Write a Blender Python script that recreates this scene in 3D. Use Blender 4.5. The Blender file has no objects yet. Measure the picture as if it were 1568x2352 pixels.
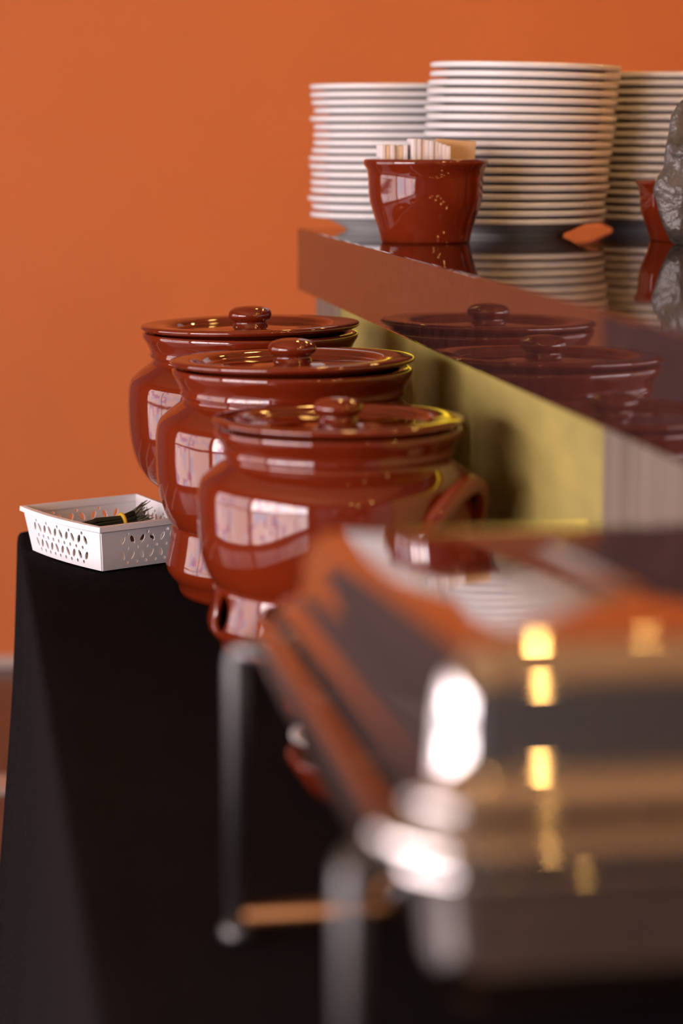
import bpy, bmesh, math, random
from mathutils import Vector, Matrix, noise
from mathutils.geometry import delaunay_2d_cdt

random.seed(7)
S = bpy.context.scene
C = S.collection
PI = math.pi

# ------------------------------------------------------------------ camera, world, exposure
cam_d = bpy.data.cameras.new('camera')
cam = bpy.data.objects.new('camera', cam_d)
C.objects.link(cam)
S.camera = cam
YAW, PITCH = math.radians(9.347), math.radians(9.290)
cam.location = (0, 0, 1.24)
cam.rotation_euler = (PI / 2 - PITCH, 0, -YAW)
cam_d.sensor_fit = 'VERTICAL'
cam_d.sensor_height = 36.0
cam_d.sensor_width = 24.0
cam_d.lens = 5300 / 2352 * 36.0
cam_d.clip_start = 0.02
cam_d.dof.use_dof = True
cam_d.dof.focus_distance = 2.62
cam_d.dof.aperture_fstop = 2.7

S.view_settings.view_transform = 'Standard'
S.view_settings.look = 'None'
S.view_settings.exposure = 0.0
S.view_settings.gamma = 1.0
S.view_settings.use_curve_mapping = False
S.cycles.use_denoising = True
S.cycles.max_bounces = 6
S.cycles.glossy_bounces = 4
S.cycles.diffuse_bounces = 2
S.cycles.transmission_bounces = 1
S.cycles.use_adaptive_sampling = True
S.cycles.adaptive_threshold = 0.05
S.cycles.caustics_reflective = True
S.cycles.blur_glossy = 0.4
S.cycles.use_light_tree = False
S.cycles.caustics_refractive = False
S.cycles.sample_clamp_indirect = 25.0

W = bpy.data.worlds.new('world')
S.world = W
W.use_nodes = True
W.node_tree.nodes['Background'].inputs[0].default_value = (0.80, 0.85, 1.0, 1)
W.node_tree.nodes['Background'].inputs[1].default_value = 1.0

WINDOW_L = 15.0      # brightness of the daylit street front on the left
BULB_L = 110.0      # brightness of each warm bulb
LED_L = 2.0        # brightness of the yellow light strip under the counter slab


# ------------------------------------------------------------------ materials
def nmat(name):
    m = bpy.data.materials.new(name)
    m.use_nodes = True
    return m, m.node_tree, m.node_tree.nodes['Principled BSDF']


def pmat(name, col, rough=0.5, metal=0.0, spec=0.5, coat=0.0, var=0.0, vscale=12.0, bump=0.0, bscale=60.0, stretch=None, sheen=0.0):
    m, t, p = nmat(name)
    p.inputs['Base Color'].default_value = (*col, 1)
    p.inputs['Roughness'].default_value = rough
    p.inputs['Metallic'].default_value = metal
    p.inputs['Specular IOR Level'].default_value = spec
    p.inputs['Coat Weight'].default_value = coat
    p.inputs['Coat Roughness'].default_value = 0.03
    p.inputs['Sheen Weight'].default_value = sheen
    if var or bump:
        tc = t.nodes.new('ShaderNodeTexCoord')
        mp = t.nodes.new('ShaderNodeMapping')
        if stretch:
            mp.inputs['Scale'].default_value = stretch
        t.links.new(tc.outputs['Object'], mp.inputs[0])
    if var:
        n = t.nodes.new('ShaderNodeTexNoise')
        n.inputs['Scale'].default_value = vscale
        n.inputs['Detail'].default_value = 5
        t.links.new(mp.outputs[0], n.inputs['Vector'])
        r = t.nodes.new('ShaderNodeValToRGB')
        r.color_ramp.elements[0].position = 0.3
        r.color_ramp.elements[1].position = 0.7
        r.color_ramp.elements[0].color = (*[c * (1 - var) for c in col], 1)
        r.color_ramp.elements[1].color = (*[min(1, c * (1 + var)) for c in col], 1)
        t.links.new(n.outputs['Fac'], r.inputs[0])
        t.links.new(r.outputs[0], p.inputs['Base Color'])
    if bump:
        n2 = t.nodes.new('ShaderNodeTexNoise')
        n2.inputs['Scale'].default_value = bscale
        n2.inputs['Detail'].default_value = 3
        t.links.new(mp.outputs[0], n2.inputs['Vector'])
        b = t.nodes.new('ShaderNodeBump')
        b.inputs['Strength'].default_value = bump
        b.inputs['Distance'].default_value = 0.01
        t.links.new(n2.outputs['Fac'], b.inputs['Height'])
        t.links.new(b.outputs[0], p.inputs['Normal'])
    return m


def emat(name, col, strength):
    m, t, p = nmat(name)
    p.inputs['Base Color'].default_value = (*col, 1)
    p.inputs['Emission Color'].default_value = (*col, 1)
    p.inputs['Emission Strength'].default_value = strength
    return m


M = {}
M['orange'] = pmat('orange_paint', (0.76, 0.22, 0.060), 0.6, var=0.03, vscale=3, bump=0.05, bscale=120)
M['mauve'] = pmat('mauve_grey_paint', (0.16, 0.115, 0.12), 0.7, var=0.04, vscale=3)
M['bronze'] = pmat('dull_bronze', (0.14, 0.062, 0.024), 0.38, metal=1.0, var=0.15)
M['dim'] = pmat('grey_blue_paint', (0.085, 0.095, 0.11), 0.7, var=0.04, vscale=3)
M['plaster'] = pmat('pale_plaster', (0.45, 0.36, 0.33), 0.8, var=0.04, vscale=4)
M['ceil'] = pmat('ceiling_paint', (0.50, 0.34, 0.18), 0.8, var=0.03, vscale=4)
M['floor'] = pmat('brown_floor', (0.075, 0.062, 0.06), 0.22, var=0.15, vscale=6)
M['trimwhite'] = pmat('trim_white', (0.62, 0.52, 0.48), 0.5, var=0.04)
M['frame'] = pmat('window_frame_dark', (0.05, 0.035, 0.03), 0.4, var=0.1)
M['terracotta'] = pmat('glazed_terracotta', (0.165, 0.018, 0.004), 0.05, spec=0.9, var=0.10, vscale=7, bump=0.012, bscale=35)
M['white'] = pmat('white_porcelain', (0.87, 0.85, 0.85), 0.12, spec=0.5, var=0.015, vscale=9)
M['plastic'] = pmat('white_plastic', (0.86, 0.85, 0.87), 0.35, var=0.01)
M['steel'] = pmat('polished_steel', (0.66, 0.62, 0.60), 0.035, metal=1.0, var=0.03, vscale=5)
M['steelb'] = pmat('brushed_steel', (0.17, 0.165, 0.165), 0.42, metal=1.0, var=0.08, vscale=20)
M['slab'] = pmat('polished_brown_stone', (0.036, 0.014, 0.012), 0.03, spec=1.0, var=0.35, vscale=55)
M['concrete'] = pmat('olive_mottled_panel', (0.345, 0.275, 0.075), 0.7, var=0.24, vscale=14, stretch=(1, .3, .8), bump=0.08, bscale=30)
M['led'] = emat('yellow_light_strip', (1.0, 0.66, 0.04), LED_L)
M['bulb'] = emat('warm_bulb', (1.0, 0.56, 0.16), BULB_L)
M['cord'] = pmat('black_cord', (0.02, 0.02, 0.02), 0.5, var=0.1)
M['brass'] = pmat('aged_brass', (0.45, 0.30, 0.12), 0.3, metal=1.0, var=0.1)
M['paper'] = pmat('white_paper', (0.86, 0.80, 0.80), 0.6, var=0.02)
M['cream'] = pmat('cream_paper', (0.84, 0.62, 0.40), 0.6, var=0.05, vscale=30)
M['card'] = pmat('orange_card', (0.72, 0.16, 0.03), 0.6, var=0.05)
M['bag'] = pmat('grey_crumpled_bag', (0.095, 0.080, 0.070), 0.35, var=0.5, vscale=22, bump=0.6, bscale=55)
M['herb'] = pmat('dark_green_stalk', (0.035, 0.045, 0.018), 0.45, var=0.4, vscale=60)
M['herbtip'] = pmat('dry_green_tips', (0.10, 0.085, 0.04), 0.6, var=0.4, vscale=60)
M['leaf'] = pmat('brown_red_leaf', (0.16, 0.045, 0.025), 0.5, var=0.3, vscale=40)
M['band'] = pmat('yellow_band', (0.85, 0.50, 0.03), 0.5, var=0.03)


def cloth_mat():
    m, t, p = nmat('black_cloth')
    p.inputs['Base Color'].default_value = (0.0045, 0.0035, 0.0035, 1)
    p.inputs['Roughness'].default_value = 1.0
    p.inputs['Specular IOR Level'].default_value = 0.0
    p.inputs['Sheen Weight'].default_value = 0.05
    p.inputs['Sheen Roughness'].default_value = 0.1
    tc = t.nodes.new('ShaderNodeTexCoord')
    mp = t.nodes.new('ShaderNodeMapping')
    mp.inputs['Scale'].default_value = (1, 1, 1)
    w = t.nodes.new('ShaderNodeTexNoise')
    w.inputs['Scale'].default_value = 240
    t.links.new(tc.outputs['Object'], mp.inputs[0])
    t.links.new(mp.outputs[0], w.inputs['Vector'])
    r = t.nodes.new('ShaderNodeValToRGB')
    r.color_ramp.elements[0].color = (0.007, 0.0055, 0.0056, 1)
    r.color_ramp.elements[1].color = (0.018, 0.0145, 0.0155, 1)
    t.links.new(w.outputs['Fac'], r.inputs[0])
    t.links.new(r.outputs[0], p.inputs['Base Color'])
    b = t.nodes.new('ShaderNodeBump')
    b.inputs['Strength'].default_value = 0.25
    b.inputs['Distance'].default_value = 0.002
    t.links.new(w.outputs['Fac'], b.inputs['Height'])
    t.links.new(b.outputs[0], p.inputs['Normal'])
    return m


M['cloth'] = cloth_mat()


def stripe_mat():
    m, t, p = nmat('striped_laminate')
    tc = t.nodes.new('ShaderNodeTexCoord')
    mp = t.nodes.new('ShaderNodeMapping')
    mp.inputs['Scale'].default_value = (1, 75, 0.7)
    n = t.nodes.new('ShaderNodeTexNoise')
    n.inputs['Scale'].default_value = 1.6
    n.inputs['Detail'].default_value = 4
    t.links.new(tc.outputs['Object'], mp.inputs[0])
    t.links.new(mp.outputs[0], n.inputs['Vector'])
    r = t.nodes.new('ShaderNodeValToRGB')
    r.color_ramp.elements[0].position = 0.35
    r.color_ramp.elements[1].position = 0.66
    r.color_ramp.elements[0].color = (0.10, 0.072, 0.05, 1)
    r.color_ramp.elements[1].color = (0.30, 0.235, 0.185, 1)
    t.links.new(n.outputs['Fac'], r.inputs[0])
    t.links.new(r.outputs[0], p.inputs['Base Color'])
    p.inputs['Roughness'].default_value = 0.5
    return m


M['stripe'] = stripe_mat()


def window_mat(name, strength, low):
    """daylit shop-front glass: peach frosted film with pale blue and violet print"""
    m, t, p = nmat(name)
    tc = t.nodes.new('ShaderNodeTexCoord')
    mp = t.nodes.new('ShaderNodeMapping')
    mp.inputs['Scale'].default_value = (1, 1, 1)
    t.links.new(tc.outputs['Object'], mp.inputs[0])
    v = t.nodes.new('ShaderNodeTexVoronoi')
    v.feature = 'F1'
    v.distance = 'CHEBYCHEV'
    v.inputs['Scale'].default_value = 4.2
    t.links.new(mp.outputs[0], v.inputs['Vector'])
    sep = t.nodes.new('ShaderNodeSeparateColor')
    t.links.new(v.outputs['Color'], sep.inputs[0])
    r = t.nodes.new('ShaderNodeValToRGB')
    r.color_ramp.interpolation = 'CONSTANT'
    e = r.color_ramp.elements
    e[0].position = 0.0
    e[0].color = (1.0, 0.80, 0.75, 1)
    e[1].position = 0.55
    e[1].color = (0.55, 0.75, 0.95, 1)
    for pos, col in ((0.68, (1.0, 0.90, 0.88, 1)), (0.86, (0.55, 0.42, 0.62, 1))):
        q = e.new(pos)
        q.color = col
    t.links.new(sep.outputs[0], r.inputs[0])
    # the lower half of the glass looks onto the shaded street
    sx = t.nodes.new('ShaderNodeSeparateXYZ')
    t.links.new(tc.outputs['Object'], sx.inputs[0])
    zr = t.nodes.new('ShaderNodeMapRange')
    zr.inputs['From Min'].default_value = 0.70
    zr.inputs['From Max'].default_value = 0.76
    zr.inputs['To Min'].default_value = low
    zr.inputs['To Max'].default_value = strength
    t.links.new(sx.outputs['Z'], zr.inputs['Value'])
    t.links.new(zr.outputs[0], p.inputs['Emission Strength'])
    t.links.new(r.outputs[0], p.inputs['Emission Color'])
    p.inputs['Base Color'].default_value = (0.3, 0.3, 0.3, 1)
    p.inputs['Roughness'].default_value = 0.3
    return m


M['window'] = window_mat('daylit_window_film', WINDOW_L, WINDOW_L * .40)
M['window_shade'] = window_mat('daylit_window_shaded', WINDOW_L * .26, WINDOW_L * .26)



# ------------------------------------------------------------------ helpers
def obj(name, me, mat, parent=None, smooth=False, loc=None):
    if isinstance(me, bmesh.types.BMesh):
        bm = me
        bmesh.ops.recalc_face_normals(bm, faces=bm.faces[:])
        me = bpy.data.meshes.new(name)
        bm.to_mesh(me)
        bm.free()
    if smooth:
        for p in me.polygons:
            p.use_smooth = True
    if mat is not None and not me.materials:
        me.materials.append(M[mat] if isinstance(mat, str) else mat)
    o = bpy.data.objects.new(name, me)
    C.objects.link(o)
    if parent is not None:
        o.parent = parent
    if loc is not None:
        o.location = loc
    return o


def tag(o, label, cat, group=None):
    o['label'] = label
    o['category'] = cat
    if group:
        o['group'] = group
    return o


def thing(name, label, cat, loc=(0, 0, 0), rotz=0.0, group=None):
    o = bpy.data.objects.new(name, None)
    o.empty_display_size = 0.05
    C.objects.link(o)
    o.location = loc
    o.rotation_euler = (0, 0, rotz)
    return tag(o, label, cat, group)


def struct(name, bm, mat, label, cat='wall', parent=None):
    o = obj(name, bm, mat, parent)
    if parent is None:
        o['kind'] = 'structure'
        o['label'] = label
        o['category'] = cat
    return o


def box(bm, a, b, bevel=0.0, seg=2):
    x0, y0, z0 = a
    x1, y1, z1 = b
    r = bmesh.ops.create_cube(bm, size=1.0)
    vs = r['verts']
    for v in vs:
        v.co = Vector(((x0 + x1) / 2 + v.co.x * (x1 - x0), (y0 + y1) / 2 + v.co.y * (y1 - y0), (z0 + z1) / 2 + v.co.z * (z1 - z0)))
    if bevel:
        es = set()
        for v in vs:
            es.update(v.link_edges)
        bmesh.ops.bevel(bm, geom=list(es), offset=bevel, segments=seg, affect='EDGES', profile=0.5)
    return bm


def boxm(a, b, bevel=0.0, seg=2):
    return box(bmesh.new(), a, b, bevel, seg)


def lathe(prof, seg=64, bm=None, c=(0, 0, 0), sx=1.0, sy=1.0):
    """revolve (r, z) points; r=0 ends close the surface"""
    bm = bm or bmesh.new()
    rings = []
    for r, z in prof:
        if r < 1e-6:
            rings.append([bm.verts.new((c[0], c[1], c[2] + z))])
        else:
            rings.append([bm.verts.new((c[0] + sx * r * math.cos(2 * PI * k / seg), c[1] + sy * r * math.sin(2 * PI * k / seg), c[2] + z)) for k in range(seg)])
    for A, B in zip(rings[:-1], rings[1:]):
        for k in range(seg):
            k2 = (k + 1) % seg
            if len(A) == 1 and len(B) == 1:
                continue
            if len(A) == 1:
                bm.faces.new((A[0], B[k], B[k2]))
            elif len(B) == 1:
                bm.faces.new((A[k], A[k2], B[0]))
            else:
                bm.faces.new((A[k], A[k2], B[k2], B[k]))
    return bm


def smooth_prof(pts, n=6):
    """Catmull-Rom through (r, z) points"""
    out = []
    P = [pts[0]] + list(pts) + [pts[-1]]
    for i in range(1, len(P) - 2):
        p0, p1, p2, p3 = P[i - 1], P[i], P[i + 1], P[i + 2]
        for k in range(n):
            t = k / n
            out.append(tuple(0.5 * (2 * p1[j] + (p2[j] - p0[j]) * t + (2 * p0[j] - 5 * p1[j] + 4 * p2[j] - p3[j]) * t * t + (3 * p1[j] - p0[j] - 3 * p2[j] + p3[j]) * t ** 3) for j in range(2)))
    out.append(tuple(pts[-1]))
    return [(max(0.0, r), z) for r, z in out]


def tube(bm, pts, rad, seg=8, flat=1.0, cap=True):
    """tube along points; rad a number or a list; flat squeezes the second axis"""
    pts = [Vector(p) for p in pts]
    n = len(pts)
    rings = []
    ref = None
    for i, p in enumerate(pts):
        t = (pts[min(i + 1, n - 1)] - pts[max(i - 1, 0)]).normalized()
        if ref is None:
            ref = Vector((0, 0, 1)) if abs(t.z) < 0.9 else Vector((1, 0, 0))
        u = (ref - t * ref.dot(t)).normalized()
        ref = u
        w = t.cross(u)
        r = rad[i] if isinstance(rad, (list, tuple)) else rad
        rings.append([bm.verts.new(p + u * (r * math.cos(2 * PI * k / seg)) + w * (r * flat * math.sin(2 * PI * k / seg))) for k in range(seg)])
    for A, B in zip(rings[:-1], rings[1:]):
        for k in range(seg):
            bm.faces.new((A[k], A[(k + 1) % seg], B[(k + 1) % seg], B[k]))
    if cap:
        bm.faces.new(rings[0])
        bm.faces.new(rings[-1])
    return bm


def in_ell(p, h):
    x, y, a, b, t = h
    dx, dy = p[0] - x, p[1] - y
    c, s = math.cos(t), math.sin(t)
    return ((dx * c + dy * s) / a) ** 2 + ((-dx * s + dy * c) / b) ** 2


def panel(bm, w, h, nx, ny, holes, fmap, hseg=14, thick=0.002, fnorm=None):
    """rectangle w x h with elliptic holes (cx, cy, a, b, tilt), mapped to 3D, with thickness"""
    co, ed = [], []
    for i in range(nx + 1):
        for j in range(ny + 1):
            p = (w * i / nx, h * j / ny)
            edge = i in (0, nx) or j in (0, ny)
            if edge or all(in_ell(p, (q[0], q[1], q[2] + .0015, q[3] + .0015, q[4])) > 1.0 for q in holes):
                co.append(Vector(p))
    for q in holes:
        s0 = len(co)
        c, s = math.cos(q[4]), math.sin(q[4])
        for k in range(hseg):
            a = 2 * PI * k / hseg
            ex, ey = q[2] * math.cos(a), q[3] * math.sin(a)
            co.append(Vector((q[0] + ex * c - ey * s, q[1] + ex * s + ey * c)))
            ed.append((s0 + k, s0 + (k + 1) % hseg))
    V, E, Fc, *_ = delaunay_2d_cdt(co, ed, [], 0, 1e-7)
    tris = []
    for f in Fc:
        cx = sum(V[i][0] for i in f) / len(f)
        cy = sum(V[i][1] for i in f) / len(f)
        if all(in_ell((cx, cy), q) > 0.98 for q in holes):
            tris.append(f)
    def nrm(u, v):
        e = 1e-4
        a = (Vector(fmap(u + e, v)) - Vector(fmap(u - e, v)))
        b = (Vector(fmap(u, v + e)) - Vector(fmap(u, v - e)))
        return a.cross(b).normalized()
    fa = [bm.verts.new(fmap(v[0], v[1])) for v in V]
    fb = [bm.verts.new(Vector(fmap(v[0], v[1])) - nrm(v[0], v[1]) * thick) for v in V]
    cnt = {}
    for f in tris:
        bm.faces.new([fa[i] for i in f])
        bm.faces.new([fb[i] for i in reversed(f)])
        for i in range(len(f)):
            k = (f[i], f[(i + 1) % len(f)])
            cnt[tuple(sorted(k))] = cnt.get(tuple(sorted(k)), []) + [k]
    for k, l in cnt.items():
        if len(l) == 1:
            i, j = l[0]
            bm.faces.new((fa[j], fa[i], fb[i], fb[j]))
    for v in fa + fb:
        if not v.link_faces:
            bm.verts.remove(v)
    return bm


def rrect(x0, x1, y0, y1, r, n=8):
    """rounded rectangle outline, counter-clockwise"""
    r = max(0.0005, min(r, (x1 - x0) / 2 - 1e-4, (y1 - y0) / 2 - 1e-4))
    out = []
    for cx, cy, a0 in ((x1 - r, y1 - r, 0), (x0 + r, y1 - r, PI / 2), (x0 + r, y0 + r, PI), (x1 - r, y0 + r, 1.5 * PI)):
        for k in range(n + 1):
            a = a0 + PI / 2 * k / n
            out.append((cx + r * math.cos(a), cy + r * math.sin(a)))
    return out


def rr_loft(levels, rect, r, n=8, zfun=None, cap_top=True, cap_bot=False, bm=None):
    """loft rounded rectangles; levels = (inset, z)"""
    bm = bm or bmesh.new()
    x0, x1, y0, y1 = rect
    rings = []
    for ins, z in levels:
        pts = rrect(x0 + ins, x1 - ins, y0 + ins, y1 - ins, r - ins, n)
        rings.append([bm.verts.new((px, py, zfun(px, py, z) if zfun else z)) for px, py in pts])
    for A, B in zip(rings[:-1], rings[1:]):
        k = len(A)
        for i in range(k):
            bm.faces.new((A[i], A[(i + 1) % k], B[(i + 1) % k], B[i]))
    if cap_top:
        bm.faces.new(rings[-1])
    if cap_bot:
        bm.faces.new(rings[0])
    return bm


def copy_tree(o, parent=None):
    c = o.copy()
    C.objects.link(c)
    c.parent = parent
    for ch in list(o.children):
        copy_tree(ch, c)
    return c


ORD = ['', 'second', 'third', 'fourth', 'fifth', 'sixth', 'seventh', 'eighth', 'ninth', 'tenth', 'eleventh', 'twelfth', 'thirteenth',
       'fourteenth', 'fifteenth', 'sixteenth', 'seventeenth', 'eighteenth', 'nineteenth', 'twentieth', 'twenty-first', 'twenty-second']

# ------------------------------------------------------------------ the room
RX0, RX1, RY0, RY1, RZ = -2.7, 3.6, -3.2, 5.37, 3.0
struct('floor', boxm((RX0 - .1, RY0 - .1, -.1), (RX1 + .1, RY1 + .1, 0)), 'floor', 'brown floor beyond the black tablecloth', 'floor')
struct('ceiling', boxm((RX0 - .1, RY0 - .1, RZ), (RX1 + .1, RY1 + .1, RZ + .1)), 'ceil', 'plain ceiling above the buffet', 'ceiling')
struct('wall_back', boxm((-.55, RY1, 0), (RX1 + .1, RY1 + .1, RZ)), 'orange', 'plain orange painted wall behind the plates and pots')
struct('wall_back_recess', boxm((RX0 - .1, RY1 + .02, 0), (-.55, RY1 + .12, RZ)), 'mauve', 'dim mauve wall beyond the end of the orange wall')
struct('wall_right', boxm((RX1, RY0, 0), (RX1 + .1, RY1, RZ)), 'orange', 'orange painted side wall beyond the counter')
struct('wall_front', boxm((RX0, RY0 - .1, 0), (RX1, RY0, RZ)), 'dim', 'dim wall behind the viewer')
struct('baseboard_back', boxm((RX0, RY1 - .015, 0), (RX1, RY1, .030), .004), 'trimwhite', 'pale baseboard along the orange wall', 'baseboard')
struct('trim_1', boxm((RX0, 4.30, 0), (.40, 4.42, .006), .002), 'trimwhite', 'pale strip laid across the brown floor', 'trim')

# left wall: masonry around three shop-front windows
SILL, HEAD = 0.05, 1.95
WIN = [(-2.6, 1.70), (1.85, 4.3)]
bm = bmesh.new()
box(bm, (RX0 - .1, RY0, 0), (RX0, RY1, SILL))
box(bm, (RX0 - .1, RY0, HEAD), (RX0, RY1, RZ))
ys = [RY0] + [v for w in WIN for v in w] + [RY1]
for a, b in zip(ys[0::2], ys[1::2]):
    box(bm, (RX0 - .1, a, SILL), (RX0, b, HEAD))
struct('wall_left', bm, 'plaster', 'pale wall with shop-front windows on the left')
for i, (a, b) in enumerate(WIN):
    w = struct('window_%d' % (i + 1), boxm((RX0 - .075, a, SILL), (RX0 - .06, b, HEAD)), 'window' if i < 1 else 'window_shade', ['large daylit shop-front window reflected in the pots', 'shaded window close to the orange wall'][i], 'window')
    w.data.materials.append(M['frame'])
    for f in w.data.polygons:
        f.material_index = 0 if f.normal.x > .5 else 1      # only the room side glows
    n = 3 - i
    for k in range(n + 1):
        yy = a + (b - a) * k / n
        obj('mullion', boxm((RX0 - .06, max(a, yy - .018), SILL), (RX0 - .035, min(b, yy + .018), HEAD)), 'frame', w)
    for zz in (SILL, 0.70, HEAD - .05):
        obj('transom', boxm((RX0 - .058, a, zz), (RX0 - .008, b, zz + .05)), 'frame', w)

# ------------------------------------------------------------------ counter
XS, ZC, TH, YE = 0.485, 1.106, 0.0895, 3.34
XB = 0.515
slab = obj('counter_slab', boxm((XS, 0.5, ZC - TH), (1.55, YE, ZC), .0025, 2), 'slab')
tag(slab, 'thick polished brown stone slab topping the counter', 'countertop')
cb = thing('counter_base', 'counter base of striped and olive mottled panels under the brown slab', 'counter', (XB, 1.9, 0))
def cpart(name, a, b, mat, bev=.002):
    return obj(name, boxm((a[0] - XB, a[1] - 1.9, a[2]), (b[0] - XB, b[1] - 1.9, b[2]), bev), mat, cb)
YSEAM, YFAR = 1.815, 3.16
cpart('carcass', (XB + .02, .6, 0), (1.45, 3.355, ZC - TH), 'plaster', 0)
cpart('striped_panel', (XB, .6, .0), (XB + .02, YSEAM - .002, ZC - TH), 'stripe')
cpart('olive_panel', (XB + .003, YSEAM, .0), (XB + .02, YFAR, ZC - TH), 'concrete')
cpart('striped_panel', (XB, YFAR + .002, .0), (XB + .02, 3.36, ZC - TH), 'stripe')
led = obj('light_strip', boxm((XB - .006, 1.85, ZC - TH - .004), (XB - .003, YE - .12, ZC - TH), .001), 'led')
tag(led, 'thin yellow light strip under the edge of the brown slab', 'light strip')

# ------------------------------------------------------------------ tablecloth over the long table
ZT, XL, TY0, TY1, TXR = 0.752, 0.062, 0.84, 2.87, 0.508


def make_cloth():
    bm = bmesh.new()
    # outline along which the cloth falls: near right -> near left -> far left -> far right
    r = 0.022
    path = []
    def seg(p, q, n):
        for i in range(n):
            t = i / n
            path.append((p[0] + (q[0] - p[0]) * t, p[1] + (q[1] - p[1]) * t))
    seg((TXR, TY0), (XL + r, TY0), 26)
    for k in range(5):
        a = -PI / 2 - PI / 2 * k / 5
        path.append((XL + r + r * math.cos(a), TY0 + r + r * math.sin(a)))
    seg((XL, TY0 + r), (XL, TY1 - r), 170)
    for k in range(5):
        a = PI - PI / 2 * k / 5
        path.append((XL + r + r * math.cos(a), TY1 - r + r * math.sin(a)))
    seg((XL + r, TY1), (TXR, TY1), 26)
    path.append((TXR, TY1))
    n = len(path)
    # outward normals and arc length
    nor, arc = [], [0]
    for i in range(n):
        a, b = path[max(0, i - 1)], path[min(n - 1, i + 1)]
        d = Vector((b[0] - a[0], b[1] - a[1])).normalized()
        nor.append(Vector((d.y * -1, d.x)) * 1.0)
        if i:
            arc.append(arc[-1] + math.dist(path[i], path[i - 1]))
    for i in range(n):
        if nor[i].dot(Vector((path[i][0] - .30, path[i][1] - 1.6))) < 0:
            nor[i] = -nor[i]
    levels = [(-.007, 0), (-.002, .0008), (0, .004), (.0012, .012), (.002, .03), (.004, .07), (.007, .13), (.012, .22), (.018, .33), (.026, .47), (.034, .60), (.040, .738)]
    rings = []
    for ins, dz in levels:
        ring = []
        for i in range(n):
            s = arc[i]
            amp = .020 * min(1, dz / .55) ** 1.3
            f = amp * (math.sin(s * 17 + 1.1 * math.sin(s * 5.1)) + .45 * math.sin(s * 41 + 2))
            off = ins + f
            if TXR - path[i][0] < .03:
                off = min(off, .0)
            ring.append(bm.verts.new((path[i][0] + nor[i].x * off, path[i][1] + nor[i].y * off, ZT - dz)))
        rings.append(ring)
    for A, B in zip(rings[:-1], rings[1:]):
        for i in range(n - 1):
            bm.faces.new((A[i], A[i + 1], B[i + 1], B[i]))
    bm.faces.new(rings[0])
    # the top: a fine grid just under a wrinkle's height, replacing the flat cap
    bmesh.ops.delete(bm, geom=[f for f in bm.faces if len(f.verts) > 10], context='FACES_ONLY')
    top = rings[0]
    # strips across: join matching left/right columns
    left = [v for v in top if v.co.x < XL + .03 and TY0 + .02 < v.co.y < TY1 - .02]
    left.sort(key=lambda v: v.co.y)
    nx = 18
    cols = [left]
    for j in range(1, nx + 1):
        u = j / nx
        cols.append([bm.verts.new((v.co.x + (TXR - v.co.x) * u, v.co.y, ZT)) for v in left])
    for A, B in zip(cols[:-1], cols[1:]):
        for i in range(len(left) - 1):
            bm.faces.new((A[i], A[i + 1], B[i + 1], B[i]))
    # end caps of the top
    for end in (0, -1):
        row = [c[end] for c in cols]
        edge = [v for v in top if (v.co.y < left[0].co.y if end == 0 else v.co.y > left[-1].co.y)]
        edge.sort(key=lambda v: v.co.x)
        bm.faces.new(row + list(reversed(edge)))
    # soft creases running across the table
    for c in cols[1:]:
        for v in c:
            x, y = v.co.x, v.co.y
            if TY0 + .05 < y < TY1 - .05:
                v.co.z += -.0008 + .0007 * math.sin(y * 23 + 2 * math.sin(x * 6 + y * 3)) + .0006 * noise.noise((x * 5, y * 16, 0))
    return bm


cl = obj('tablecloth', make_cloth(), 'cloth', smooth=True)
tag(cl, 'black cloth covering the long buffet table with its side hanging down', 'tablecloth')

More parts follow.
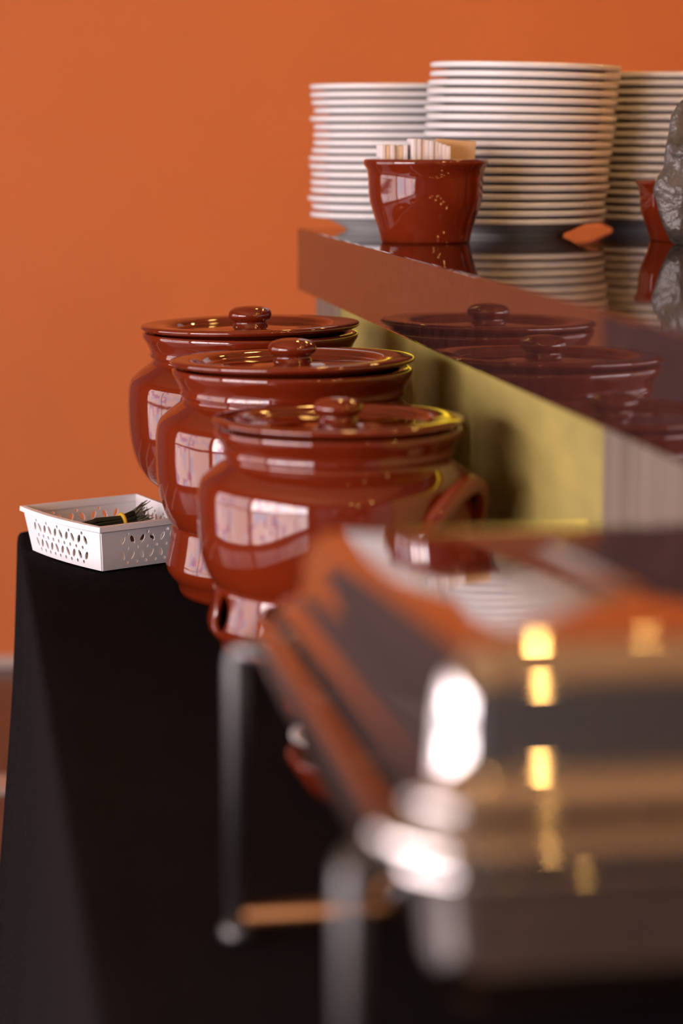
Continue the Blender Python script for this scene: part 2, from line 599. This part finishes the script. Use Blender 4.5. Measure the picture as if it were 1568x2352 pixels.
# ------------------------------------------------------------------ lidded terracotta pots on burner stands
def make_pot(name, label, loc, rotz, sx, sz, stand_z, hole_az, handle_az, tilt, stand_k=1.0):
    t = thing(name, label, 'pot', loc, rotz, 'lidded terracotta pots on stands')
    # --- stand (cylinder with oval vents)
    st_r, st_h = 0.138 * sx * stand_k, 0.0765 * sz * stand_z
    circ = 2 * PI * st_r
    k = sx * stand_k
    def prof_r(v):   # v 0..1 up the stand
        pts = [(0.0, .1225), (.05, .1255), (.10, .1235), (.13, .1225), (.17, .1255), (.30, .1350), (.38, .1372), (.46, .1375), (.70, .1335), (1.0, .1300)]
        for (a, ra), (b, rb) in zip(pts[:-1], pts[1:]):
            if v <= b:
                return (ra + (rb - ra) * (v - a) / (b - a)) * k
        return pts[-1][1] * k
    def fm(u, v):
        a = u / circ * 2 * PI
        r = prof_r(v / st_h)
        return (r * math.cos(a), r * math.sin(a), v)
    holes = []
    for az in hole_az:
        holes.append(((az % (2 * PI)) / (2 * PI) * circ, st_h * .64, .017 * k, .0205 * sz, 0))
    bm = bmesh.new()
    panel(bm, circ, st_h, 84, 12, holes, fm, hseg=22, thick=.007)
    bmesh.ops.remove_doubles(bm, verts=bm.verts[:], dist=1e-5)
    st = obj('burner_stand', bm, 'terracotta', t, smooth=True)
    # --- body
    k = sx
    z0 = st_h - (.036 if stand_k > .95 else .012) * sz
    H = .205 * sz
    P = [(0, .0), (.060, .002), (.095, .010), (.118, .022), (.1335, .040), (.1415, .060), (.1455, .082), (.1468, .105), (.1466, .126), (.1455, .138), (.1425, .1465), (.1360, .1535), (.1270, .1605), (.1195, .1660)]
    pr = smooth_prof([(r * k, z * sz) for r, z in P], 5)
    pr += [(.1172 * k, .1690 * sz), (.1172 * k, .1715 * sz), (.1195 * k, .1738 * sz), (.1205 * k, .1760 * sz), (.1192 * k, .1785 * sz), (.1212 * k, .1840 * sz), (.1250 * k, .1910 * sz), (.1282 * k, .1965 * sz), (.1287 * k, .2005 * sz), (.1275 * k, .2025 * sz), (.122 * k, .2025 * sz), (.112 * k, .196 * sz), (.108 * k, .18 * sz), (.130 * k, .15 * sz), (.138 * k, .11 * sz), (.12 * k, .05 * sz), (0, .012 * sz)]
    body = obj('pot_body', lathe(pr, 96), 'terracotta', t, smooth=True, loc=(0, 0, z0))
    # --- ear handle: an arch standing off the shoulder
    bm = bmesh.new()
    pts, rad = [], []
    for i in range(17):
        s = i / 16
        a = handle_az + (s - .5) * .80
        lift = math.sin(PI * s) ** .7
        rr = (.1400 + .020 * lift) * k
        zz = (.085 + .068 * lift) * sz
        pts.append((rr * math.cos(a), rr * math.sin(a), zz))
        rad.append((.0120 - .0015 * lift) * k)
    tube(bm, pts, rad, 12, .75)
    obj('handle', bm, 'terracotta', body, smooth=True)
    # --- lid
    lz = z0 + .2030 * sz
    L = [(0, -.004), (.050, -.004), (.100, -.003), (.108, .0005), (.118, .0015), (.126, .0030), (.1300, .0055), (.1306, .0075), (.1296, .0094), (.1265, .0103), (.118, .0104), (.105, .0096), (.098, .0076), (.094, .0050), (.088, .0036), (.05, .0040), (.030, .0052), (0, .0056)]
    lid = obj('lid', lathe([(r * k, z * sz) for r, z in smooth_prof(L, 3)], 96), 'terracotta', t, smooth=True, loc=(0, 0, lz))
    lid.rotation_euler = tilt
    N = [(.0215, .004), (.0205, .0075), (.0195, .0100), (.0200, .0120), (.0235, .0145), (.0256, .0175), (.0258, .0205), (.0240, .0245), (.0185, .0280), (.009, .0298), (0, .0302)]
    obj('knob', lathe([(r * k, z * sz) for r, z in smooth_prof(N, 4)], 48), 'terracotta', lid, smooth=True)
    return t


# azimuths are world angles: -90 deg faces the viewer, 180 deg faces the table's free side
D = math.radians
make_pot('terracotta_pot', 'farthest lidded terracotta pot, beside the white basket and orange wall', (.340, 2.735, ZT), 0, 1.0, 1.0, .856, [D(60), D(240 + 60)], D(-42), (D(-.35), D(-.9), 0), .70)
make_pot('terracotta_pot', 'middle of the three lidded terracotta pots in the row', (.3475, 2.434, ZT), 0, 1.0, 1.0, 1.0, [D(40), D(310)], D(-42), (D(-.5), D(-.75), 0))
make_pot('terracotta_pot', 'nearest lidded terracotta pot, partly behind the steel chafing dish', (.350, 2.146, ZT), 0, .915, .885, 1.0, [D(197), D(10)], D(-42), (0, 0, 0))

# ------------------------------------------------------------------ plates on the counter
def plate_mesh(name, rad, h=.0255):
    k = rad / .128
    P = [(0, .004), (.060, .004), (.066, .0035), (.068, .0), (.0725, .0), (.0745, .0035), (.082, .0060), (.094, .0120), (.106, .0168), (.116, .0178), (.1245, h - .0074), (.1270, h - .0062), (.1280, h - .0035), (.1274, h - .0008), (.1250, h + .0002), (.120, h - .0004), (.116, h - .0020), (.106, .0222), (.094, .0170), (.080, .0105), (0, .0085)]
    bm = lathe([(r * k, z) for r, z in P], 72)
    bmesh.ops.recalc_face_normals(bm, faces=bm.faces[:])
    me = bpy.data.meshes.new(name)
    bm.to_mesh(me)
    bm.free()
    for p in me.polygons:
        p.use_smooth = True
    me.materials.append(M['white'])
    return me


def stack(which, n, base, top_off, pitch, me, group, jit, seed, tilt_top=(0, 0)):
    rnd = random.Random(seed)
    z = ZC
    for i in range(n):
        u = i / (n - 1)
        k = n - 1 - i          # from the top
        o = bpy.data.objects.new('dinner_plate', me)
        C.objects.link(o)
        o.location = (base[0] + top_off[0] * u + rnd.uniform(-jit, jit), base[1] + top_off[1] * u + rnd.uniform(-jit, jit), z)
        o.rotation_euler = (tilt_top[0] * u, tilt_top[1] * u, 0)
        z += pitch + (rnd.uniform(-.0004, .0005))
        if k == 0:
            lab = 'topmost white plate of ' + which
        elif i == 0:
            lab = 'bottommost white plate of ' + which
        else:
            lab = '%s white plate from the top of %s' % (ORD[k], which)
        tag(o, lab, 'plate', group)


pm = plate_mesh('dinner_plate', .1275)
stack('the tall middle stack', 19, (.732, 3.050), (.017, .0), .01105, pm, 'plates of the tall middle stack', .0022, 3, (D(.6), D(1.3)))
stack('the stack nearest the left end of the counter', 17, (.612, 3.272), (.004, .0), .01115, plate_mesh('dinner_plate', .1185), 'plates of the left stack', .0035, 5, (D(.2), D(.0)))
stack('the right-hand stack behind the grey bag', 18, (.985, 3.175), (.012, .0), .0113, pm, 'plates of the right-hand stack', .0025, 9, (D(.2), D(.2)))

# ------------------------------------------------------------------ terracotta bowls
def bowl_prof(k=1.0, kz=1.0):
    P = [(0, .003), (.045, .003), (.048, .0), (.0555, .0), (.0565, .004), (.0570, .008), (.0600, .020), (.0655, .036), (.0700, .050), (.0715, .062), (.0722, .080), (.0735, .091), (.0775, .0965), (.0785, .1000), (.0772, .1035), (.0740, .1040), (.0705, .1010), (.0685, .09), (.0680, .062), (.062, .04), (.05, .014), (0, .010)]
    return [(r * k, z * kz) for r, z in P]


def make_bowl(label, loc, k=1.0, kz=1.0):
    o = obj('terracotta_bowl', lathe(bowl_prof(k, kz), 80), 'terracotta', None, smooth=True, loc=loc)
    return tag(o, label, 'bowl', 'small glazed terracotta bowls')


BW = (.579, 2.868, ZC)
make_bowl('glazed terracotta bowl holding white paper sachets on the brown counter', BW)
make_bowl('terracotta bowl behind the grey crumpled bag on the counter', (.920, 2.862, ZC), .86, .74)
make_bowl('terracotta bowl on the black cloth between nearest pot and chafing dish', (.318, 1.905, ZT), .98, .80)

# low dish with a white saucer on it, half hidden by the chafing dish
ld = obj('terracotta_dish', lathe([(0, .003), (.055, .003), (.058, 0), (.064, 0), (.070, .008), (.078, .020), (.082, .027), (.083, .030), (.080, .031), (.074, .024), (.05, .010), (0, .008)], 64), 'terracotta', None, smooth=True, loc=(.315, 1.655, ZT))
tag(ld, 'low terracotta dish on the black cloth just behind the chafing dish', 'dish')
sc = obj('white_saucer', lathe([(0, .002), (.045, .002), (.047, 0), (.052, 0), (.060, .004), (.078, .011), (.080, .013), (.077, .0135), (.06, .0075), (0, .006)], 64), 'white', None, smooth=True, loc=(.315, 1.655, ZT + .0312))
tag(sc, 'white saucer lying on the low terracotta dish', 'saucer')

# ------------------------------------------------------------------ paper sachets in the bowl
def sachet_mesh(name, wx, wy, wz, mat):
    bm = bmesh.new()
    box(bm, (-wx / 2, -wy / 2, 0), (wx / 2, wy / 2, wz), min(wx * .22, .001), 2)
    bmesh.ops.recalc_face_normals(bm, faces=bm.faces[:])
    me = bpy.data.meshes.new(name)
    bm.to_mesh(me)
    bm.free()
    me.materials.append(M[mat])
    return me


sa = sachet_mesh('paper_sachet', .0054, .040, .072, 'paper')
sb = sachet_mesh('paper_sachet', .0054, .040, .066, 'cream')
sc_ = sachet_mesh('paper_sachet', .052, .0045, .070, 'cream')
rnd = random.Random(4)
SZ0 = ZC + .0495
def put_sachet(me, x, y, z, rz, ry, lab, grp):
    o = bpy.data.objects.new('paper_sachet', me)
    C.objects.link(o)
    o.location = (x, y, z)
    o.rotation_euler = (0, ry, rz)
    tag(o, lab, 'sachet', grp)
n = 6
for i in range(n):
    put_sachet(sb if i in (1, 4) else sa, BW[0] - .058 + i * .0056, BW[1] - .004 + rnd.uniform(-.003, .003), SZ0 - (.0 if i not in (1, 4) else -.005), D(rnd.uniform(-1.5, 1.5)), 0,
           ('%s sachet from the left in the low cream-edged row in the bowl' % ('first ' + ORD[i] if False else (ORD[i] or 'first'))), 'sachets of the low left row')
n = 9
for i in range(n):
    put_sachet(sa, BW[0] - .0205 + i * .0054, BW[1] - .012 + rnd.uniform(-.002, .002), SZ0 + .0075 - .0004 * i * i * .35, D(rnd.uniform(-1, 1)), 0,
           '%s white sachet from the left in the tall upright row in the bowl' % (ORD[i] or 'first'), 'sachets of the tall white row')
for i in range(3):
    put_sachet(sc_, BW[0] + .034 + .003 * i, BW[1] + .018 + i * .0062, SZ0 + .004 + .002 * i, D(-8 + 4 * i), D(6 - i),
               '%s cream sachet lying crosswise at the right of the bowl' % ['front', 'middle', 'rear'][i], 'cream sachets at the right')

# ------------------------------------------------------------------ grey bag
def make_bag():
    bm = bmesh.new()
    prof = [(0, .0), (.026, .0), (.033, .006), (.038, .025), (.044, .050), (.050, .072), (.047, .095), (.043, .118), (.036, .134), (.020, .141), (0, .136)]
    lathe(smooth_prof(prof, 4), 56, bm)
    for v in bm.verts:
        a = math.atan2(v.co.y, v.co.x)
        z = v.co.z
        q = (v.co.x * 24, v.co.y * 24, z * 17)
        ridge = 1 - 2 * abs(noise.noise(q)) + .5 * (1 - 2 * abs(noise.noise((q[0] * 2.1 + 5, q[1] * 2.1, q[2] * 2.1))))
        f = .86 + .12 * ridge + .12 * math.sin(2 * a + 35 * z) * (1 if z > .02 else z / .02)
        v.co.x *= f * 1.08
        v.co.y *= f * .60
        if z > .105:
            v.co.z += (.020 * math.sin(2.0 * a + 2.4) + .012 * math.sin(5 * a)) * (z - .105) / .03
    return bm


bag = obj('crumpled_bag', make_bag(), 'bag', None, smooth=True, loc=(.897, 2.748, ZC))
tag(bag, 'grey crumpled bag standing on the counter at the right edge', 'bag')

# ------------------------------------------------------------------ white perforated basket with a herb bundle
def make_basket():
    bx = thing('plastic_basket', 'white perforated plastic basket on the far corner of the black cloth', 'basket', (0, 0, 0))
    # bottom corners and rim corners: near, left, back, right
    N, L, B, R = Vector((.1500, 2.575)), Vector((.0780, 2.722)), Vector((.2020, 2.785)), Vector((.250, 2.632))
    zc = ZT + .0012
    cen = (N + L + B + R) / 4
    hh = .052
    def corner(p, v):
        return cen + (p - cen) * (1.0 + .115 * (v / hh))
    def wall(P, Q, name, ncol, bow):
        ln = (Q - P).length
        def fm(u, v):
            s = u / ln
            a, b = corner(P, v), corner(Q, v)
            p = a + (b - a) * s
            d = (b - a).normalized()
            nrm = Vector((d.y, -d.x))
            if nrm.dot(p - cen) < 0:
                nrm = -nrm
            p = p + nrm * (bow * 4 * s * (1 - s))
            return (p.x, p.y, zc + v)
        holes = []
        m = .026 if ncol > 3 else .022
        for i in range(ncol):
            u = m + (ln - 2 * m) * i / (ncol - 1)
            g = (ln - 2 * m) / (ncol - 1)
            sgn = 1 if i % 2 else -1
            holes.append((u, .0330, .0026, .0054, sgn * .42))
            holes.append((u, .0145, .0026, .0054, -sgn * .42))
            if i < ncol - 1:
                holes.append((u + g / 2, .0235, .0018, .0022, 0))
                holes.append((u + g / 2, .0065, .0019, .0022, 0))
                if i % 2 == 0:
                    holes.append((u + g / 2, .0405, .0018, .0020, 0))
        bm = bmesh.new()
        panel(bm, ln, hh - .0075, 30, 8, holes, fm, hseg=14, thick=.0016)
        obj(name, bm, 'plastic', bx)
        return fm, ln
    walls = [wall(N, L, 'side_wall', 10, .006), wall(L, B, 'side_wall', 7, .0), wall(B, R, 'side_wall', 10, .0), wall(R, N, 'side_wall', 6, .0)]
    # rim: a turned-over band all round
    bm = bmesh.new()
    inner, outer = [], []
    for fm, ln in walls:
        for i in range(12):
            p = Vector(fm(ln * i / 12, hh - .0078))
            q = Vector(fm(ln * i / 12, hh))
            inner.append((p, q))
    k = len(inner)
    c3 = Vector((cen.x, cen.y, 0))
    rings = [[], [], [], [], []]
    for p, q in inner:
        d = Vector((p.x - cen.x, p.y - cen.y, 0)).normalized()
        rings[0].append(bm.verts.new(p - d * .0012))
        rings[1].append(bm.verts.new(q - d * .0012 + Vector((0, 0, .0006))))
        rings[2].append(bm.verts.new(q + d * .0052))
        rings[3].append(bm.verts.new(q + d * .0058 - Vector((0, 0, .0055))))
        rings[4].append(bm.verts.new(p + d * .0012))
    for a, b in ((0, 1), (1, 2), (2, 3), (3, 4), (4, 0)):
        for i in range(k):
            j = (i + 1) % k
            bm.faces.new((rings[a][i], rings[a][j], rings[b][j], rings[b][i]))
    obj('rim', bm, 'plastic', bx)
    bm = bmesh.new()
    fl = []
    for fm, ln in walls:
        for i in range(12):
            fl.append(fm(ln * i / 12, 0))
    a = [bm.verts.new((p[0], p[1], ZT + .0004)) for p in fl]
    b = [bm.verts.new((p[0], p[1], ZT + .0026)) for p in fl]
    bm.faces.new(a)
    bm.faces.new(b)
    for i in range(len(a)):
        j = (i + 1) % len(a)
        bm.faces.new((a[i], a[j], b[j], b[i]))
    obj('bottom', bm, 'plastic', bx)
    return cen


bc = make_basket()
hb = thing('herb_bundle', 'bundle of dark green stalks with a yellow band in the white basket', 'herbs', (bc.x, bc.y, ZT + .0030))
rnd = random.Random(11)
bm, bt = bmesh.new(), bmesh.new()
A, Bp = Vector((-.050, -.012, .026)), Vector((.050, .034, .036))
ax = (Bp - A).normalized()
side = Vector((-ax.y, ax.x, 0)).normalized()
tie = A + (Bp - A) * .60
for i in range(95):
    ang, rr = rnd.uniform(0, 2 * PI), math.sqrt(rnd.random())
    off = side * math.cos(ang) * rr + Vector((0, 0, 1)) * math.sin(ang) * rr
    p0 = A + ax * rnd.uniform(0, .03) + off * .011
    p1 = (A + tie) / 2 + off * .012
    p2 = tie + off * .0085
    p3 = tie + ax * .016 + off * .012
    p4 = tie + ax * rnd.uniform(.024, .036) + off * .018 + Vector((0, 0, rnd.uniform(.0, .006)))
    for p in (p0, p1, p2, p3, p4):
        p.z = max(p.z, .002)
    tube(bm, [p0, p1, p2, p3], [.0007, .0011, .0011, .0009], 5)
    tube(bt, [p3, p4], [.0009, .0004], 4)
for i in range(40):
    a0 = tie + ax * rnd.uniform(.010, .028)
    d = (ax * rnd.uniform(.1, .8) + side * rnd.uniform(-1, 1) + Vector((0, 0, rnd.uniform(.1, 1.1)))).normalized()
    tube(bt, [a0, a0 + d * rnd.uniform(.006, .013)], [.0008, .0003], 4)
o = obj('stalks', bm, 'herb', hb, smooth=True)
o['kind'] = 'stuff'
o = obj('feathery_tips', bt, 'herbtip', hb, smooth=True)
o['kind'] = 'stuff'
bm = bmesh.new()
for q in range(1):
    ring = []
    for k in range(24):
        a = 2 * PI * k / 24
        ring.append(tie + (side * math.cos(a) + Vector((0, 0, 1)) * math.sin(a)) * .0105)
    tube(bm, ring + [ring[0]], .0018, 6, 1.5, cap=False)
obj('band', bm, 'band', hb, smooth=True)
# two brownish red leaves lying beside the stalks
for i, (dx, dy, rz, lab) in enumerate(((.030, -.010, .5, 'brown red leaf lying right of the yellow band in the basket'), (-.022, -.030, -.3, 'brown red leaf lying at the near corner inside the basket'))):
    bm = bmesh.new()
    n = 9
    up, lo = [], []
    for k in range(n):
        s = k / (n - 1)
        w = .011 * math.sin(PI * (s ** .8)) + .0004
        z = .006 * math.sin(PI * s)
        up.append([bm.verts.new((-.024 + .048 * s, j * w, z + .003 * abs(j))) for j in (-1, 0, 1)])
    for a, b in zip(up[:-1], up[1:]):
        for j in (0, 1):
            bm.faces.new((a[j], a[j + 1], b[j + 1], b[j]))
    ext = bmesh.ops.solidify(bm, geom=bm.faces[:], thickness=.0006)
    lf = obj('dry_leaf', bm, 'leaf', None, smooth=True, loc=(bc.x + dx, bc.y + dy, ZT + .004 + (.012 if i == 0 else 0)))
    lf.rotation_euler = (.25, 0, rz)
    tag(lf, lab, 'leaf', 'dry leaves in the basket')

# ------------------------------------------------------------------ steel chafing dish in the foreground
cd = thing('chafing_dish', 'blurred polished steel chafing dish with closed lid in the foreground', 'chafing dish', (.325, 1.15, ZT))
OX, OY, OZ = .325, 1.15, ZT
def loc(p):
    return (p[0] - OX, p[1] - OY, p[2] - OZ)
CX0, CX1, CY0, CY1 = .172, .478, .908, 1.385
yc = (CY0 + CY1) / 2
LB, LT = .955, 1.020
def shift(bm):
    bmesh.ops.translate(bm, verts=bm.verts[:], vec=(-OX, -OY, -OZ))
    return bm
def lid_z(px, py, z):
    w = max(0.0, min(1.0, (z - LB - .01) / (LT - LB - .01)))
    return z + w * (-.050) * (py - yc)
lv = [(.012, LB - .001), (.002, LB - .001), (.0, LB + .002), (.002, LB + .006), (.010, LB + .0085), (.014, LB + .012), (.0155, LB + .030)]
for k in range(1, 9):
    a = PI / 2 * k / 8
    lv.append((.0155 + .019 * (1 - math.cos(a)), LB + .030 + .030 * math.sin(a)))
for ins in (.055, .075, .10, .125, .145):
    lv.append((ins, LT - .005 + .003 * math.sin(min(1, (ins - .0415) / .11) * PI / 2)))
lid = obj('lid', shift(rr_loft(lv, (CX0 + .010, CX1 - .010, CY0 + .008, CY1 - .012), .034, 10, lid_z)), 'steel', cd, smooth=True)
# lid handle on the far side, resting towards the counter
bm = bmesh.new()
tube(bm, [(CX1 - .060, 1.09, LB + .060), (CX1 - .060, 1.09, LB + .083), (CX1 - .060, 1.105, LB + .089), (CX1 - .060, 1.195, LB + .086), (CX1 - .060, 1.21, LB + .079), (CX1 - .060, 1.21, LB + .052)], .0055, 10)
obj('handle', shift(bm), 'steelb', lid, smooth=True)
# water pan with rolled flange
pv = [(.006, .951), (.001, .950), (-.004, .9465), (-.006, .942), (-.004, .938), (.004, .936), (.012, .934), (.015, .925), (.020, .890), (.024, .870), (.034, .860), (.10, .858)]
pan = obj('water_pan', shift(rr_loft(pv, (CX0, CX1, CY0, CY1), .045, 10, None, True, False)), 'steel', cd, smooth=True)
# support frame: rail and four legs with feet
bm = bmesh.new()
rail = [(x, y, .930) for x, y in rrect(CX0 + .004, CX1 - .004, CY0 + .004, CY1 - .004, .045, 6)]
tube(bm, rail + [rail[0]], .0055, 8, cap=False)
obj('rail', shift(bm), 'steel', cd, smooth=True)
LX0, LX1, LY0, LY1 = .158, .490, .935, 1.352
for x in (LX0, LX1):
    for y in (LY0, LY1):
        sx = 1 if x < OX else -1
        sy = 1 if y < OY else -1
        bm = bmesh.new()
        tube(bm, [(x + sx * .016, y + sy * .016, .934), (x + sx * .005, y + sy * .005, .934), (x + sx * .001, y + sy * .001, .931), (x, y, .924), (x, y, ZT + .006)], .0062, 10)
        lg = obj('leg', shift(bm), 'steelb', cd, smooth=True)
        obj('foot', shift(lathe([(0, 0), (.009, 0), (.0105, .003), (.009, .008), (.006, .010), (0, .010)], 20, None, (x, y, ZT))), 'steelb', lg, smooth=True)
for y in (LY0, LY1):
    bm = bmesh.new()
    tube(bm, [(LX0 + .003, y, ZT + .014), (LX1 - .003, y, ZT + .014)], .0075, 10)
    obj('crossbar', shift(bm), 'bronze', cd, smooth=True)

# ------------------------------------------------------------------ warm pendant bulbs over the counter
def make_lamp():
    t = thing('pendant_lamp', '', 'lamp', (0, 0, 0))
    obj('bulb', lathe(smooth_prof([(0, -.052), (.018, -.047), (.029, -.028), (.027, -.008), (.015, .012), (.012, .02), (0, .021)], 2), 12), 'bulb', t, smooth=True)
    obj('socket', lathe([(0, .062), (.006, .060), (.014, .052), (.0155, .020), (0, .020)], 16), 'brass', t, smooth=True)
    bm = bmesh.new()
    tube(bm, [(0, 0, .06), (0, 0, 1.0)], .003, 6)
    obj('cord', bm, 'cord', t)
    return t


LAMPS = [(.62, 3.55, 1.98), (.95, 3.65, 2.02), (1.45, 3.6, 2.0), (1.05, 3.3, 2.05), (1.30, 2.5, 2.02), (1.10, 1.7, 2.06), (1.35, .9, 2.04), (1.05, .1, 2.06), (1.3, -.8, 2.02), (.4, -1.0, 2.2), (1.75, 1.3, 2.1), (1.75, .5, 2.1), (1.75, -.3, 2.1), (.8, -1.8, 2.2), (1.7, -1.4, 2.1)]
proto = None
for i, p in enumerate(LAMPS):
    if proto is None:
        proto = o = make_lamp()
    else:
        o = copy_tree(proto)
    o.location = p
    for ch in o.children:
        if ch.name.startswith('cord'):
            ch.scale = (1, 1, (RZ - p[2]) / 1.0)
    tag(o, '%s warm hanging bulb from the orange wall in the row above the counter' % (ORD[i] or 'first'), 'lamp', 'warm bulbs hanging over the counter')
